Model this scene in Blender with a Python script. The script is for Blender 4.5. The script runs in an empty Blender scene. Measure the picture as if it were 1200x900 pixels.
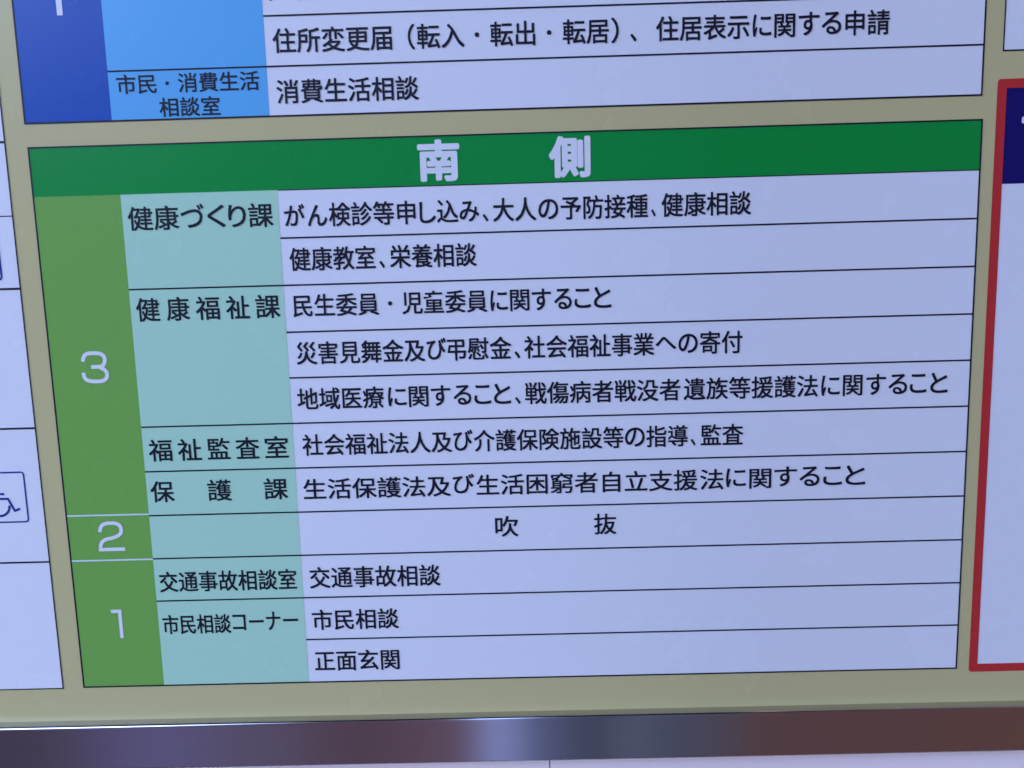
import bpy, bmesh, math
from mathutils import Matrix, Vector

SC = bpy.context.scene
COL = SC.collection
BASE = 1.30                     # height of the green table's lower edge above the pavement, metres


def W(u, v, n=0.0):
    """board millimetres (u right, v up, n out of the board) -> world metres; the board faces -Y"""
    return Vector((u * .001, -n * .001, BASE + v * .001))


# ------------------------------------------------------------------ camera
cam_data = bpy.data.cameras.new('camera')
cam_data.lens = 30.0
cam_data.sensor_width = 36.0
cam_data.clip_start = 0.01
cam_data.clip_end = 500
cam = bpy.data.objects.new('camera', cam_data)
COL.objects.link(cam)
cx = Vector((0.9995847, 0.00847346, -0.02754315)).normalized()
cz = Vector((0.01222967, -0.99018734, 0.13921015))
cz = (cz - cx * cz.dot(cx)).normalized()
cy = cz.cross(cx)
M = Matrix((cx, cy, cz)).transposed().to_4x4()
M.translation = W(308.78, 281.73, 553.3)
cam.matrix_world = M
SC.camera = cam

# ------------------------------------------------------------------ light: open shade, the sun stands behind the wall
SUN_EL, SUN_AZ = math.radians(42), math.radians(-20)      # azimuth from +Y (behind the wall) towards +X
world = bpy.data.worlds.new('World')
SC.world = world
world.use_nodes = True
nt = world.node_tree
nt.nodes.clear()


def nd(tree, kind, **kw):
    n = tree.nodes.new(kind)
    for k, v in kw.items():
        setattr(n, k, v)
    return n


def math_node(tree, op, a, b=None, clamp=False):
    n = nd(tree, 'ShaderNodeMath', operation=op, use_clamp=clamp)
    for i, s in enumerate((a, b)):
        if s is None:
            continue
        if isinstance(s, (int, float)):
            n.inputs[i].default_value = s
        else:
            tree.links.new(s, n.inputs[i])
    return n.outputs[0]


def ramp(tree, fac, stops, interp='EASE'):
    n = nd(tree, 'ShaderNodeValToRGB')
    n.color_ramp.interpolation = interp
    e = n.color_ramp.elements
    while len(e) < len(stops):
        e.new(0.5)
    for el, (p, c) in zip(e, stops):
        el.position = p
        el.color = (*c, 1)
    tree.links.new(fac, n.inputs[0])
    return n.outputs[0]


def mix(tree, fac, a, b, blend='MIX'):
    n = nd(tree, 'ShaderNodeMix', data_type='RGBA', blend_type=blend)
    if isinstance(fac, (int, float)):
        n.inputs[0].default_value = fac
    else:
        tree.links.new(fac, n.inputs[0])
    for i, s in ((6, a), (7, b)):
        if isinstance(s, tuple):
            n.inputs[i].default_value = (*s, 1)
        else:
            tree.links.new(s, n.inputs[i])
    return n.outputs[2]


sky = nd(nt, 'ShaderNodeTexSky', sky_type='NISHITA', sun_disc=False)
sky.sun_elevation = SUN_EL
sky.sun_rotation = SUN_AZ
sky.air_density = 1.0
sky.dust_density = 1.2
sky.ozone_density = 1.6
sky_tint = mix(nt, 1.0, sky.outputs[0], (1.10, 0.945, 1.015), 'MULTIPLY')
# the forecourt the board looks out on, as a panorama: paving and people's dark shapes below the horizon,
# open to the sky on the left, built up on the right
tc = nd(nt, 'ShaderNodeTexCoord')
sx = nd(nt, 'ShaderNodeSeparateXYZ')
nt.links.new(tc.outputs['Generated'], sx.inputs[0])
X, Y, Z = sx.outputs
front = math_node(nt, 'MAXIMUM', math_node(nt, 'MULTIPLY', Y, -1.0), 0.12)
t = math_node(nt, 'DIVIDE', X, front)
tf = math_node(nt, 'ADD', math_node(nt, 'MULTIPLY', t, 0.625), 0.5, clamp=True)     # -0.8..0.8 -> 0..1


def T(px):
    return min(1, max(0, 0.5 + 0.625 * (-0.672 + 0.00107 * px)))


def lin(r, g, b, k=1.0):
    f = lambda c: (c / 255 / 12.92 if c < 10.3 else ((c / 255 + .055) / 1.055) ** 2.4) * k
    return (f(r), f(g), f(b))


GK = 1.0
court = ramp(nt, tf, [(0.0, lin(58, 52, 68, GK)), (T(30), lin(62, 56, 76, GK)), (T(190), lin(84, 80, 120, GK)), (T(300), lin(80, 74, 100, GK)),
                      (T(420), lin(74, 60, 76, GK)), (T(545), lin(84, 68, 84, GK)), (T(588), lin(122, 132, 186, GK)),
                      (T(640), lin(72, 80, 114, GK)), (T(700), lin(56, 60, 80, GK)), (T(740), lin(74, 80, 104, GK)), (T(800), lin(64, 68, 90, GK)),
                      (T(855), lin(70, 66, 82, GK)), (T(885), lin(76, 58, 64, GK)), (T(1040), lin(77, 58, 62, GK)), (T(1200), lin(80, 58, 58, GK)), (1.0, lin(84, 60, 60, GK))], 'EASE')
court_k = nd(nt, 'ShaderNodeVectorMath', operation='SCALE')
nt.links.new(court, court_k.inputs[0])
court_k.inputs['Scale'].default_value = 0.114
bg_sky = nd(nt, 'ShaderNodeBackground')
bg_sky.inputs['Strength'].default_value = 0.15
nt.links.new(sky_tint, bg_sky.inputs['Color'])
bg_court = nd(nt, 'ShaderNodeBackground')
bg_court.inputs['Strength'].default_value = 1.0
nt.links.new(court_k.outputs[0], bg_court.inputs['Color'])
horizon = nd(nt, 'ShaderNodeMapRange', interpolation_type='SMOOTHSTEP')
# skyline: low on the left, higher opposite and on the right
tw = math_node(nt, 'ADD', math_node(nt, 'MULTIPLY', t, 0.25), 0.5, clamp=True)      # -2..2 -> 0..1
g1 = lambda v: (v, v, v)
skyline = ramp(nt, tw, [(0.0, g1(.10)), (0.33, g1(.24)), (0.39, g1(.26)), (0.43, g1(.97)), (0.465, g1(.97)), (0.487, g1(.40)), (0.52, g1(.95)), (0.73, g1(.95)), (0.81, g1(.12)), (1.0, g1(.10))], 'LINEAR')
nt.links.new(math_node(nt, 'SUBTRACT', Z, skyline), horizon.inputs[0])
horizon.inputs[1].default_value = -0.08
horizon.inputs[2].default_value = 0.08
mx = nd(nt, 'ShaderNodeMixShader')
# unseen dark cap added overhead, shaped to give the frame edge its dark line
zenith_cut = nd(nt, 'ShaderNodeMapRange', interpolation_type='SMOOTHSTEP')
nt.links.new(Z, zenith_cut.inputs[0])
zenith_cut.inputs[1].default_value = 0.64
zenith_cut.inputs[2].default_value = 0.72
zenith_cut.inputs[3].default_value = 1.0
zenith_cut.inputs[4].default_value = 0.0
nt.links.new(horizon.outputs[0], mx.inputs[0])
bg_zenith = nd(nt, 'ShaderNodeBackground')
bg_zenith.inputs['Color'].default_value = (0.9, 0.85, 0.9, 1)
bg_zenith.inputs['Strength'].default_value = 0.001
mx2 = nd(nt, 'ShaderNodeMixShader')
nt.links.new(zenith_cut.outputs[0], mx2.inputs[0])
nt.links.new(bg_zenith.outputs[0], mx2.inputs[1])
nt.links.new(bg_court.outputs[0], mx.inputs[1])
nt.links.new(bg_sky.outputs[0], mx.inputs[2])
out = nd(nt, 'ShaderNodeOutputWorld')
nt.links.new(mx.outputs[0], mx2.inputs[2])
nt.links.new(mx2.outputs[0], out.inputs[0])

sun_data = bpy.data.lights.new('sun', 'SUN')
sun_data.energy = 3.0
sun_data.angle = math.radians(0.5)
sun_data.color = (1.0, 0.95, 0.88)
sun = bpy.data.objects.new('sun', sun_data)
COL.objects.link(sun)
sd = Vector((math.sin(SUN_AZ) * math.cos(SUN_EL), math.cos(SUN_AZ) * math.cos(SUN_EL), math.sin(SUN_EL)))
sun.rotation_euler = sd.to_track_quat('Z', 'Y').to_euler()
sun.location = (0, 4, 6)

SC.view_settings.view_transform = 'Standard'
SC.view_settings.look = 'None'
SC.view_settings.gamma = 1.0
SC.view_settings.exposure = 4.17
SC.render.engine = 'CYCLES'
SC.cycles.filter_width = 1.55


# ------------------------------------------------------------------ materials
def material(name, col, rough=0.4, metal=0.0, spec=0.27, mottle=0.03, bump=0.02, bump_scale=900.0, stretch=(1, 1, 1), spots=0.0):
    m = bpy.data.materials.new(name)
    m.use_nodes = True
    tr = m.node_tree
    b = tr.nodes['Principled BSDF']
    b.inputs['Metallic'].default_value = metal
    b.inputs['Specular IOR Level'].default_value = spec
    co = nd(tr, 'ShaderNodeTexCoord').outputs['Object']
    mp = nd(tr, 'ShaderNodeMapping')
    mp.inputs['Scale'].default_value = stretch
    tr.links.new(co, mp.inputs[0])
    big = nd(tr, 'ShaderNodeTexNoise')
    big.inputs['Scale'].default_value = 14.0
    big.inputs['Detail'].default_value = 5.0
    tr.links.new(mp.outputs[0], big.inputs['Vector'])
    fine = nd(tr, 'ShaderNodeTexNoise')
    fine.inputs['Scale'].default_value = bump_scale
    fine.inputs['Detail'].default_value = 3.0
    tr.links.new(mp.outputs[0], fine.inputs['Vector'])
    lo = tuple(c * (1 - mottle) for c in col)
    hi = tuple(min(1, c * (1 + mottle)) for c in col)
    grain = math_node(tr, 'ADD', math_node(tr, 'MULTIPLY', big.outputs[0], 0.15), math_node(tr, 'MULTIPLY', fine.outputs[0], 0.85))
    c = mix(tr, grain, lo, hi)
    if spots:
        sp = nd(tr, 'ShaderNodeTexVoronoi')
        sp.inputs['Scale'].default_value = 42.0
        tr.links.new(mp.outputs[0], sp.inputs['Vector'])
        rr = nd(tr, 'ShaderNodeMapRange')
        tr.links.new(sp.outputs['Distance'], rr.inputs[0])
        rr.inputs[1].default_value = 0.016
        rr.inputs[2].default_value = 0.030
        rr.inputs[3].default_value = spots
        rr.inputs[4].default_value = 0.0
        rare = math_node(tr, 'GREATER_THAN', nd_sep(tr, sp.outputs['Color']), 0.8)
        c = mix(tr, math_node(tr, 'MULTIPLY', rr.outputs[0], rare), c, tuple(x * 0.45 for x in col))
    tr.links.new(c, b.inputs['Base Color'])
    r = math_node(tr, 'ADD', math_node(tr, 'MULTIPLY', big.outputs[0], 0.04), rough - 0.02)
    tr.links.new(r, b.inputs['Roughness'])
    if bump:
        bp = nd(tr, 'ShaderNodeBump')
        bp.inputs['Strength'].default_value = bump
        bp.inputs['Distance'].default_value = 0.0005
        tr.links.new(fine.outputs[0], bp.inputs['Height'])
        tr.links.new(bp.outputs[0], b.inputs['Normal'])
    return m


def nd_sep(tr, s):
    n = nd(tr, 'ShaderNodeSeparateColor')
    tr.links.new(s, n.inputs[0])
    return n.outputs[0]


VR = 0.27          # satin laminate
MAT = dict(
    white=material('white_vinyl', (0.70, 0.70, 0.70), VR, spots=0.35, mottle=0.025),
    beige=material('cream_board', (0.515, 0.45, 0.205), VR, spots=0.3),
    header=material('green_vinyl', (0.0008, 0.25, 0.038), VR),
    leaf=material('light_green_vinyl', (0.160, 0.365, 0.066), VR),
    mint=material('mint_vinyl', (0.395, 0.64, 0.445), VR),
    blue=material('blue_vinyl', (0.008, 0.070, 0.340), VR),
    azure=material('light_blue_vinyl', (0.105, 0.385, 0.64), VR),
    navy=material('navy_vinyl', (0.006, 0.006, 0.10), VR),
    red=material('red_vinyl', (0.48, 0.03, 0.03), VR),
    ink=material('black_ink', (0.008, 0.009, 0.018), 0.45, spec=0.25),
    picto=material('blue_ink', (0.015, 0.025, 0.22), 0.4),
    pale=material('pale_ink', (0.62, 0.68, 0.68), 0.4),
    steel=material('brushed_stainless_steel', (0.52, 0.51, 0.51), 0.10, metal=1.0, mottle=0.07, bump=0.004, bump_scale=320.0, stretch=(0.012, 1, 3.0)),
    wall=material('white_wall_panel', (0.95, 0.81, 0.77), 0.5, mottle=0.03, bump=0.05, bump_scale=300.0),
    joint=material('grey_joint', (0.5, 0.48, 0.47), 0.8),
    shade_block=material('shade_block_brown', (0.20, 0.13, 0.10), 0.7, mottle=0.15),  # dark absorbing brown for the added shading block
)


# ------------------------------------------------------------------ mesh helpers (board millimetres)
def link(name, me, mat, parent=None, label=None):
    o = bpy.data.objects.new(name, me)
    me.materials.clear()
    me.materials.append(MAT[mat])
    COL.objects.link(o)
    if parent:
        o.parent = parent
    if label:
        o['label'] = label
    return o


def build(name, bm, mat, parent=None, label=None):
    me = bpy.data.meshes.new(name)
    bm.normal_update()
    bm.to_mesh(me)
    bm.free()
    return link(name, me, mat, parent, label)


def quad(bm, pts, n):
    f = bm.faces.new([bm.verts.new(W(u, v, n)) for u, v in pts])
    f.normal_update()
    if f.normal.y > 0:
        f.normal_flip()


def rect(bm, u0, v0, u1, v1, n):
    quad(bm, [(u0, v0), (u1, v0), (u1, v1), (u0, v1)], n)


def slab(bm, u0, v0, u1, v1, n0, n1):
    a = [bm.verts.new(W(*p, n0)) for p in ((u0, v0), (u1, v0), (u1, v1), (u0, v1))]
    b = [bm.verts.new(W(*p, n1)) for p in ((u0, v0), (u1, v0), (u1, v1), (u0, v1))]
    for f in ([b[0], b[1], b[2], b[3]], [a[3], a[2], a[1], a[0]]):
        bm.faces.new(f)
    for i in range(4):
        j = (i + 1) % 4
        bm.faces.new([a[i], a[j], b[j], b[i]])


def smooth(pts, k=6):
    """Catmull-Rom through the points"""
    p = [Vector(q) for q in pts]
    p = [p[0] * 2 - p[1]] + p + [p[-1] * 2 - p[-2]]
    res = []
    for i in range(1, len(p) - 2):
        for s in range(k):
            x = s / k
            a, b, c, d = p[i - 1:i + 3]
            res.append(0.5 * (2 * b + (c - a) * x + (2 * a - 5 * b + 4 * c - d) * x * x + (3 * b - a - 3 * c + d) * x ** 3))
    res.append(p[-2])
    return res


def ribbon(bm, pts, width, n, closed=False):
    p = [Vector(q) for q in pts]
    N = len(p)
    L, R = [], []
    for i in range(N):
        a = p[i - 1] if (i or closed) else None
        b = p[(i + 1) % N] if (i < N - 1 or closed) else None
        d0 = (p[i] - a).normalized() if a is not None else None
        d1 = (b - p[i]).normalized() if b is not None else None
        d0 = d0 or d1
        d1 = d1 or d0
        m = (d0 + d1).normalized()
        nn = Vector((-m.y, m.x))
        k = width / 2 / max(0.35, nn.dot(Vector((-d0.y, d0.x))))
        L.append(p[i] + nn * k)
        R.append(p[i] - nn * k)
    for i in range(N if closed else N - 1):
        j = (i + 1) % N
        quad(bm, [L[i], R[i], R[j], L[j]], n)


def round_box(u0, v0, u1, v1, r, k=6):
    pts = []
    for cu, cv, a0 in ((u1 - r, v1 - r, 0), (u0 + r, v1 - r, 90), (u0 + r, v0 + r, 180), (u1 - r, v0 + r, 270)):
        for i in range(k + 1):
            a = math.radians(a0 + 90 * i / k)
            pts.append((cu + r * math.cos(a), cv + r * math.sin(a)))
    return pts


def outline(bm, u0, v0, u1, v1, w, n):
    """border line centred on the edge of a table"""
    h = w / 2
    rect(bm, u0 - h, v1 - h, u1 + h, v1 + h, n)
    rect(bm, u0 - h, v0 - h, u1 + h, v0 + h, n)
    rect(bm, u0 - h, v0 + h, u0 + h, v1 - h, n)
    rect(bm, u1 - h, v0 + h, u1 + h, v1 - h, n)


def hline(bm, u0, u1, v, w, n):
    rect(bm, u0, v - w / 2, u1, v + w / 2, n)


def glyphs(s):
    cu = bpy.data.curves.new('text', 'FONT')
    cu.body = s
    cu.resolution_u = 4
    o = bpy.data.objects.new('text', cu)
    COL.objects.link(o)
    dg = bpy.context.evaluated_depsgraph_get()
    dg.update()
    me = bpy.data.meshes.new_from_object(o.evaluated_get(dg))
    bpy.data.objects.remove(o)
    bpy.data.curves.remove(cu)
    return me


def lettering(segs, size, baseline, n, mat, parent, weight=0.017, name='lettering', label=None, copies=4):
    """one printed line: every run of characters is fitted between its own left and right edge"""
    verts, faces = [], []
    for s, u0, u1, *vbox in segs:
        me = glyphs(s)
        x0 = min(v.co.x for v in me.vertices)
        x1 = max(v.co.x for v in me.vertices)
        # heavier strokes: the printed weight is the outline spread a little to every side
        rw = weight * size
        if s == '・':
            mid, half = (u0 + u1) / 2, 0.093 * size
            u0, u1, vbox = mid - half, mid + half, (baseline + 0.38 * size - half, baseline + 0.38 * size + half)
        k = (u1 - u0 - 2 * rw) / (x1 - x0)
        ky, by = size, baseline
        if vbox:                                    # kana cut to a height of their own
            y0 = min(v.co.y for v in me.vertices)
            y1 = max(v.co.y for v in me.vertices)
            ky = (vbox[1] - vbox[0] - 2 * rw) / (y1 - y0)
            by = vbox[0] + rw - y0 * ky
        for q in range(copies):
            a = 2 * math.pi * (q + 0.5) / copies
            du, dv, dn = rw * math.cos(a), rw * math.sin(a), 0.003 * q
            b = len(verts)
            verts += [W(u0 + rw + du + (v.co.x - x0) * k, by + dv + v.co.y * ky, n + dn) for v in me.vertices]
            faces += [[b + i for i in p.vertices] for p in me.polygons]
        bpy.data.meshes.remove(me)
    me = bpy.data.meshes.new(name)
    me.from_pydata(verts, [], faces)
    bm = bmesh.new()
    bm.from_mesh(me)
    bm.normal_update()
    for f in bm.faces:
        if f.normal.y > 0:
            f.normal_flip()
    bm.to_mesh(me)
    bm.free()
    return link(name, me, mat, parent, label)


def empty(name, loc, **props):
    o = bpy.data.objects.new(name, None)
    o.location = loc
    o.empty_display_size = 0.05
    COL.objects.link(o)
    for k, v in props.items():
        o[k] = v
    return o


# ------------------------------------------------------------------ the wall behind
FU0, FU1, FV0, FV1 = -325.0, 925.0, -24.8, 545.0        # opening of the steel frame
FW, FN, WALL = 33.0, 8.0, -7.0                          # frame width, how proud it stands, wall plane
bm = bmesh.new()
JU, PITCH, GAP = 321.1, 910.0, 0.65
for i in range(-3, 4):
    slab(bm, JU + i * PITCH + GAP / 2, -1298, JU + (i + 1) * PITCH - GAP / 2, 2200, WALL - 12, WALL)
wall = build('building_wall', bm, 'wall')
wall['label'] = 'pale lilac white panelled wall seen under the steel frame of the sign'
wall['category'] = 'wall'
bm = bmesh.new()
slab(bm, JU - 3 * PITCH, -1299, JU + 4 * PITCH, 2198, WALL - 200, WALL - 12.5)
build('joint_backing', bm, 'joint', wall)
# unseen block added right of the sign to darken the board's right side
bm = bmesh.new()
slab(bm, 1010, -1299, 1480, 2199, WALL + 0.5, 480)
build('unseen_shade_block', bm, 'shade_block', wall)

# ------------------------------------------------------------------ the directory board
root = empty('directory_board', W((FU0 + FU1) / 2, FV0 - FW, 0),
             label='large cream floor directory sign with printed blue, green and white tables in a steel frame', category='directory sign')
BOARD_INV = Matrix.Translation(root.location).inverted()


def part(o):
    o.parent = root
    o.matrix_parent_inverse = BOARD_INV
    return o


bm = bmesh.new()
slab(bm, FU0 - 6, FV0 - 6, FU1 + 6, FV1 + 6, -6, 0)
part(build('backing_panel', bm, 'beige'))

# steel frame: one profile swept round the opening with mitred corners
prof = [(0.0, -5.5)]
r = 2.2
for i in range(7):
    a = math.radians(90 * i / 6)
    prof.append((r - r * math.cos(a), FN - r + r * math.sin(a)))
r2 = 1.6
for i in range(7):
    a = math.radians(90 * i / 6)
    prof.append((FW - r2 + r2 * math.sin(a), FN - r2 + r2 * math.cos(a)))
prof.append((FW, WALL + 0.3))
bm = bmesh.new()
rings = []
for d, n in prof:
    rings.append([bm.verts.new(W(u, v, n)) for u, v in ((FU0 - d, FV0 - d), (FU1 + d, FV0 - d), (FU1 + d, FV1 + d), (FU0 - d, FV1 + d))])
for a, b in zip(rings, rings[1:]):
    for i in range(4):
        j = (i + 1) % 4
        f = bm.faces.new([a[i], b[i], b[j], a[j]])
        f.smooth = (a[i].co - b[i].co).length < 0.003          # the broad faces stay flat, the rolled edges round
for a, b in zip(rings, rings[1:]):
    for i in range(4):
        bm.edges.get((a[i], b[i])).smooth = False                # mitre joints
bmesh.ops.recalc_face_normals(bm, faces=bm.faces)
frame = part(build('steel_frame', bm, 'steel', None, 'brushed stainless steel frame with a narrow bright inner edge'))

Z0, Z1, Z2, Z3 = 0.10, 0.22, 0.32, 0.42        # printed layers, mm above the board
LW = 1.05                                      # rule width


def sheet(name, u0, v0, u1, v1, label):
    bm = bmesh.new()
    slab(bm, u0, v0, u1, v1, 0.01, Z0)
    return part(build(name, bm, 'white', None, label))


def sub(parent, name, mat, label=None, *rects, n=Z1):
    bm = bmesh.new()
    for q in rects:
        rect(bm, *q, n)
    return build(name, bm, mat, parent, label)


# ---- green table
H, WD = 362.84, 600.0
C1, C2, HB = 55.8, 156.2, 332.3
ROWS = [302.2, 272.1, 241.8, 211.8, 181.55, 151.3, 121.1, 91.0, 61.0, 31.0]
FULL = {272.1, 181.55, 151.3, 121.1, 91.0, 61.0}
g = sheet('green_table', 0, 0, WD, H, 'green headed table of three floors')
sub(g, 'header_band', 'header', None, (0, HB, WD, H))
sub(g, 'floor_column', 'leaf', None, (0, 0, C1, HB))
sub(g, 'department_column', 'mint', None, (C1, 0, C2, HB))
bm = bmesh.new()
for v in ROWS:
    hline(bm, C1 if v in FULL else C2, WD - LW / 2, v, LW, Z2)
hline(bm, C2, WD - LW / 2, HB, 0.6, Z2)
outline(bm, 0, 0, WD, H, LW, Z2)
build('rule_lines', bm, 'ink', g)
for v in (122.2, 90.75):
    bm = bmesh.new()
    hline(bm, LW / 2, C1, v, 1.0, Z2)
    build('floor_divider', bm, 'pale', g)

GREEN = [
    ('department', 16.0, 310.9, [('健康', 59.3, 92.1), ('づ', 93.2, 108.4, 310.2, 325.4), ('く', 110.3, 122.0, 310.0, 324.4), ('り', 123.7, 135.2, 309.8, 324.0), ('課', 136.6, 152.6)]),
    ('department', 16.2, 252.7, [('健', 59.4, 75.0), ('康', 79.1, 94.3), ('福', 98.2, 114.0), ('祉', 118.0, 133.4), ('課', 137.1, 153.2)]),
    ('department', 15.9, 159.6, [('福', 59.4, 75.2), ('祉', 78.8, 94.8), ('監', 98.5, 113.9), ('査', 117.5, 133.3), ('室', 136.8, 152.7)]),
    ('department', 15.5, 131.6, [('保', 58.3, 74.2), ('護', 96.5, 112.8), ('課', 134.3, 150.4)]),
    ('department', 15.3, 68.6, [('交通事故相談室', 58.7, 152.4)]),
    ('department', 14.6, 38.4, [('市民相談', 58.4, 105.4), ('コ', 106.5, 115.7, 38.8, 50.2), ('ー', 117.8, 128.0, 44.0, 46.0), ('ナ', 129.6, 139.5, 38.4, 51.8), ('ー', 141.2, 151.5, 44.4, 46.4)]),
    ('row', 15.7, 310.1, [('が', 159.6, 172.8, 309.5, 323.4), ('ん', 174.4, 187.1, 309.1, 322.5), ('検診等', 188.1, 229.9), ('申', 231.7, 243.6), ('し', 246.0, 256.5, 308.9, 322.4), ('込', 257.1, 270.7), ('み', 271.5, 284.1, 309.1, 322.2), ('、', 286.2, 289.8), ('大人', 292.8, 320.4), ('の', 321.7, 334.5, 309.1, 322.1), ('予防接種', 335.8, 391.4), ('、', 393.3, 396.3), ('健康相談', 399.9, 456.7)]),
    ('row', 15.7, 282.5, [('健康教室', 161.2, 216.6), ('、', 218.9, 222.4), ('栄養相談', 225.7, 281.5)]),
    ('row', 15.4, 252.9, [('民生委員', 161.5, 217.3), ('・', 223.0, 226.1), ('児童委員', 232.2, 287.5), ('に', 289.4, 300.7, 251.9, 265.3), ('関', 302.1, 314.7), ('す', 316.2, 328.8, 251.5, 265.6), ('る', 330.5, 342.0, 251.8, 265.4), ('こ', 343.6, 354.3, 252.3, 264.9), ('と', 356.1, 367.5, 252.0, 265.7)]),
    ('row', 15.7, 221.8, [('災害見舞金及', 161.7, 245.9), ('び', 247.0, 259.8, 221.2, 235.6), ('弔慰金', 260.3, 302.2), ('、', 304.1, 307.8), ('社会福祉事業', 310.4, 395.0), ('へ', 395.7, 409.2, 224.0, 232.3), ('の', 410.5, 423.2, 221.2, 234.0), ('寄付', 424.5, 452.1)]),
    ('row', 15.4, 191.7, [('地域医療', 160.4, 217.7), ('に', 220.2, 232.5, 191.2, 204.0), ('関', 233.9, 246.9), ('す', 248.5, 261.4, 190.6, 204.5), ('る', 263.3, 275.1, 191.0, 204.3), ('こ', 276.9, 288.1, 191.1, 203.9), ('と', 289.8, 301.2, 190.9, 204.6), ('、', 303.6, 307.4), ('戦傷病者戦没者', 310.2, 412.0), ('遺族等援護法', 413.9, 501.5), ('に', 503.6, 515.8, 190.8, 204.2), ('関', 517.6, 530.5), ('す', 532.7, 545.7, 190.5, 204.4), ('る', 547.2, 559.5, 190.6, 204.0), ('こ', 561.1, 572.1, 191.1, 203.7), ('と', 574.4, 585.8, 190.7, 204.3)]),
    ('row', 15.3, 160.8, [('社会福祉法人及', 161.9, 261.2), ('び', 262.1, 275.0, 160.1, 174.5), ('介護保険施設等', 275.6, 374.5), ('の', 375.3, 388.5, 160.0, 173.1), ('指導', 389.3, 416.9), ('、', 418.6, 421.9), ('監査', 425.2, 453.2)]),
    ('row', 15.0, 130.9, [('生活保護法及', 160.7, 259.2), ('び', 260.7, 275.1, 131.1, 144.7), ('生活困窮者自立支援', 276.3, 423.3), ('法', 424.8, 440.5), ('に', 442.0, 455.4, 130.9, 143.8), ('関', 457.4, 472.1), ('す', 474.0, 489.0, 130.5, 144.2), ('る', 490.6, 504.0, 130.3, 143.8), ('こ', 506.2, 518.9, 130.6, 143.4), ('と', 520.9, 534.2, 130.4, 143.9)]),
    ('row', 15.3, 102.0, [('吹', 287.9, 303.5), ('抜', 354.0, 369.2)]),
    ('row', 15.9, 68.9, [('交通事故相談', 161.1, 249.9)]),
    ('row', 15.4, 39.1, [('市民相談', 161.0, 220.3)]),
    ('row', 15.8, 9.4, [('正面玄関', 161.1, 219.5)]),
]
for kind, size, base, segs in GREEN:
    text = ''.join(q[0] for q in segs)
    if text in ('吹抜', '保護課'):                   # set so wide apart that each character stands alone
        for q in segs:
            lettering([q], size, base, Z3, 'ink', g, label='black character %s of the widely spaced word %s' % (q[0], text))
        continue
    lettering(segs, size, base, Z3, 'ink', g, name='lettering',
              label=('black department name ' if kind == 'department' else 'black line of writing ') + text)
for q in (('南', 246.2, 272.9), ('側', 329.1, 355.4)):
    lettering([q], 26.0, 337.8, Z3, 'white', g, weight=0.038, copies=16, label='bold white heading character ' + q[0])


def numeral(strokes, w, parent, label):
    bm = bmesh.new()
    for i, (s, sm) in enumerate(strokes):
        ribbon(bm, smooth(s) if sm else s, w, Z3 + 0.02 * i)
    return build('floor_numeral', bm, 'white', parent, label)


numeral([([(21.47, 226.1), (21.91, 228.26), (23.33, 230.47), (25.67, 231.46), (28.68, 231.56), (32.03, 231.36), (34.56, 230.36), (35.87, 228.45), (35.9, 226.39), (35.09, 224.16), (33.46, 222.81), (30.8, 222.47), (26.49, 222.51)], True),
         ([(32.3, 222.0), (35.0, 220.6), (36.43, 218.49), (36.48, 216.22), (35.36, 214.29), (32.92, 213.11), (29.13, 212.91), (25.4, 213.24), (22.86, 214.13), (21.37, 216.25), (21.14, 218.89)], True)], 2.5, g, 'white numeral 3')
numeral([([(21.63, 110.61), (22.01, 112.59), (23.62, 115.32), (26.44, 116.46), (29.54, 116.66), (32.97, 116.3), (35.51, 114.63), (36.21, 111.84), (35.61, 109.47), (33.31, 107.54), (29.71, 106.24), (25.78, 105.54), (22.94, 104.02), (21.57, 101.86), (21.11, 99.6)], True),
         ([(19.86, 98.35), (37.67, 98.35)], False)], 2.4, g, 'white numeral 2')
numeral([([(23.9, 54.45), (31.1, 54.45)], False), ([(29.85, 55.65), (29.85, 35.2)], False)], 2.4, g, 'white numeral 1')

# ---- blue table above
BV0, BV1 = 377.8, 520.0
b = sheet('blue_table', -0.4, BV0, 598.9, BV1, 'blue table above the green one')
sub(b, 'floor_column', 'blue', None, (-0.4, BV0, 54.7, BV1))
sub(b, 'department_column', 'azure', None, (54.7, BV0, 154.4, BV1))
bm = bmesh.new()
hline(bm, 154.4, 598.5, 437.8, LW, Z2)
hline(bm, 54.7, 598.5, 407.75, LW, Z2)
hline(bm, 154.4, 598.5, 467.9, LW, Z2)
outline(bm, -0.4, BV0, 598.9, BV1, LW, Z2)
build('rule_lines', bm, 'ink', b)
BLUE = [
    ('department', 12.4, 394.9, [('市民', 59.6, 84.7), ('・', 90.2, 92.8), ('消費生活', 98.3, 149.4)]),
    ('department', 12.4, 380.4, [('相談室', 85.3, 123.8)]),
    ('row', 15.6, 416.9, [('住所変更届', 159.2, 233.5), ('（', 243.3, 247.7), ('転入', 248.9, 278.4), ('・', 284.6, 287.8), ('転出', 294.3, 322.4), ('・', 329.3, 332.5), ('転居', 339.2, 367.9), ('）', 369.2, 374.0), ('、', 381.0, 384.9), ('住居表示', 396.8, 454.4), ('に', 456.3, 468.0, 416.4, 429.6), ('関', 469.6, 482.6), ('す', 484.5, 497.4, 416.2, 430.3), ('る', 498.7, 510.9, 416.6, 429.9), ('申請', 513.2, 540.6)]),
    ('row', 15.4, 386.5, [('消費生活相談', 159.7, 248.8)]),
    ('row', 15.6, 447.9, [('戸籍届', 158.6, 203.5)]),
]
for kind, size, base, segs in BLUE:
    text = ''.join(q[0] for q in segs)
    lettering(segs, size, base, Z3, 'ink', b, label=('black department name ' if kind == 'department' else 'black line of writing ') + text)
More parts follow.
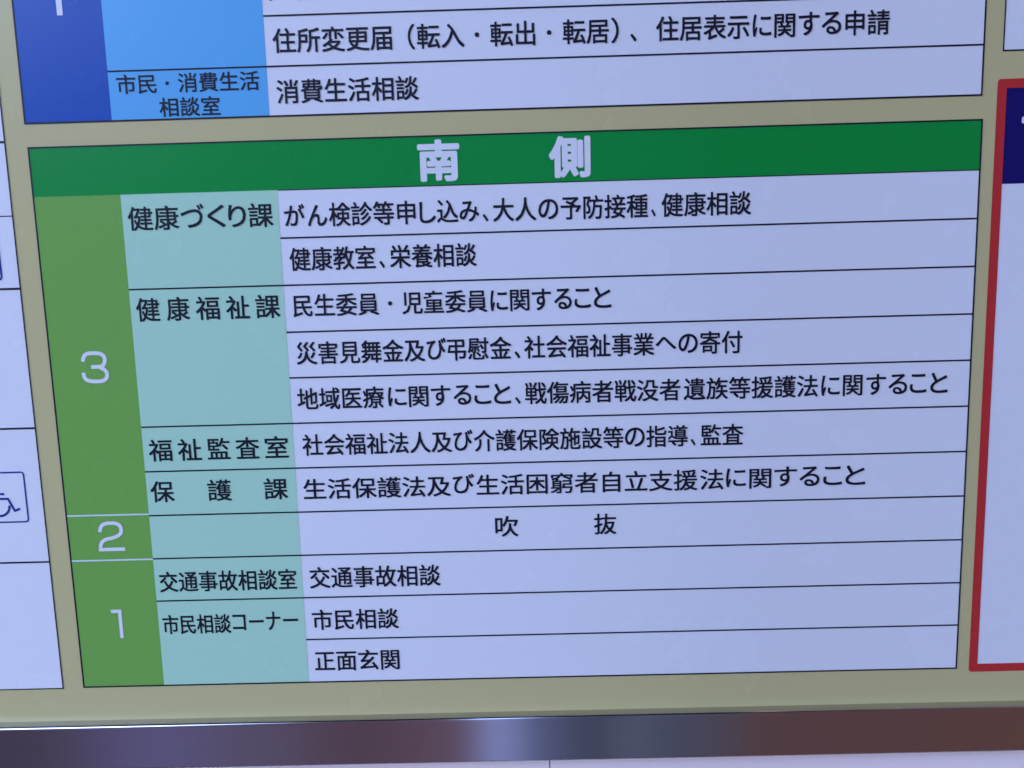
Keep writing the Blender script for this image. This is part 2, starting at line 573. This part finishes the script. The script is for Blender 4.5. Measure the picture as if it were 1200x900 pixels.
numeral([([(20.5, 469.6), (30.2, 469.6)], False), ([(28.4, 471.4), (28.4, 441.9)], False)], 3.6, b, 'tall white numeral 1 cut by the top of the photo')

# ---- white table on the left, with the facility pictograms
LU0, LU1, LV0, LV1 = -300.0, -14.6, -0.6, 520.0
l = sheet('facility_table', LU0, LV0, LU1, LV1, 'white table at the left with blue pictograms')
bm = bmesh.new()
for v, w in ((458.9, 1.3), (412.8, 0.6), (366.9, 1.3), (320.9, 0.6), (274.7, 1.4), (182.8, 1.3), (90.6, 1.2)):
    hline(bm, LU0 + 0.4, LU1 - 0.4, v, w, Z2)
outline(bm, LU0, LV0, LU1, LV1, 0.8, Z2)
build('rule_lines', bm, 'ink', l)
bm = bmesh.new()
ribbon(bm, round_box(-60.0, 119.05, -25.85, 153.2, 2.0), 1.05, Z2, closed=True)
ribbon(bm, [(-47.6, 138.5), (-40.2, 138.5)], 1.5, Z2)
ribbon(bm, [(-47.6, 146.0), (-47.6, 135.2), (-38.15, 135.2), (-34.35, 126.8), (-30.7, 128.2)], 1.5, Z2 + 0.02)
ribbon(bm, [(-44.6 + 7.0 * math.cos(math.radians(a)), 130.4 + 7.0 * math.sin(math.radians(a))) for a in range(-215, 2, 12)], 1.5, Z2 + 0.04)
c = [(-47.6 + 1.9 * math.cos(i * math.pi / 10), 148.6 + 1.9 * math.sin(i * math.pi / 10)) for i in range(20)]
quad(bm, c, Z2)
build('wheelchair_pictogram', bm, 'picto', l, 'navy wheelchair symbol in a rounded square')
bm = bmesh.new()
ribbon(bm, round_box(-60.0, 280.8, -26.0, 314.8, 2.0), 1.3, Z2, closed=True)
build('pictogram_box', bm, 'picto', l)

# ---- red bordered table on the right
RU0, RU1, RV0, RV1 = 608.5, 895.0, -2.9, 387.0
rt = sheet('red_bordered_table', RU0 + 2, RV0 + 2, RU1 - 2, RV1 - 2, 'white table with a thick red border and navy heading')
bm = bmesh.new()
ribbon(bm, round_box(RU0 + 2.85, RV0 + 2.85, RU1 - 2.85, RV1 - 2.85, 0.6, 3), 5.7, Z2, closed=True)
outer = round_box(RU0, RV0, RU1, RV1, 2.2)
bm.free()
inner = [(RU0 + 5.8, RV0 + 5.7), (RU1 - 5.8, RV0 + 5.7), (RU1 - 5.8, RV1 - 5.6), (RU0 + 5.8, RV1 - 5.6)]
bm = bmesh.new()
k = len(outer) // 4
ic = [inner[2], inner[3], inner[0], inner[1]]
for q in range(4):
    seg = outer[q * k:(q + 1) * k]
    for p0, p1 in zip(seg, seg[1:]):
        quad(bm, [p0, p1, ic[q]], Z2)
    nq = (q + 1) % 4
    quad(bm, [seg[-1], outer[nq * k], ic[nq], ic[q]], Z2)
build('red_border', bm, 'red', rt)
sub(rt, 'header_band', 'navy', None, (RU0 + 5.6, 323.2, RU1 - 5.6, RV1 - 5.4))
lettering([('市', 624.5, 655.0)], 31.0, 341.5, Z3, 'white', rt, weight=0.03, copies=12, label='white heading letter at the edge of the photo')

# ---- plain white table, upper right
tr_ = sheet('side_table', 611.0, 403.9, 895.0, 520.0, 'blank white corner of a table at the upper right')
bm = bmesh.new()
outline(bm, 611.0, 403.9, 895.0, 520.0, 0.85, Z2)
build('rule_lines', bm, 'ink', tr_)
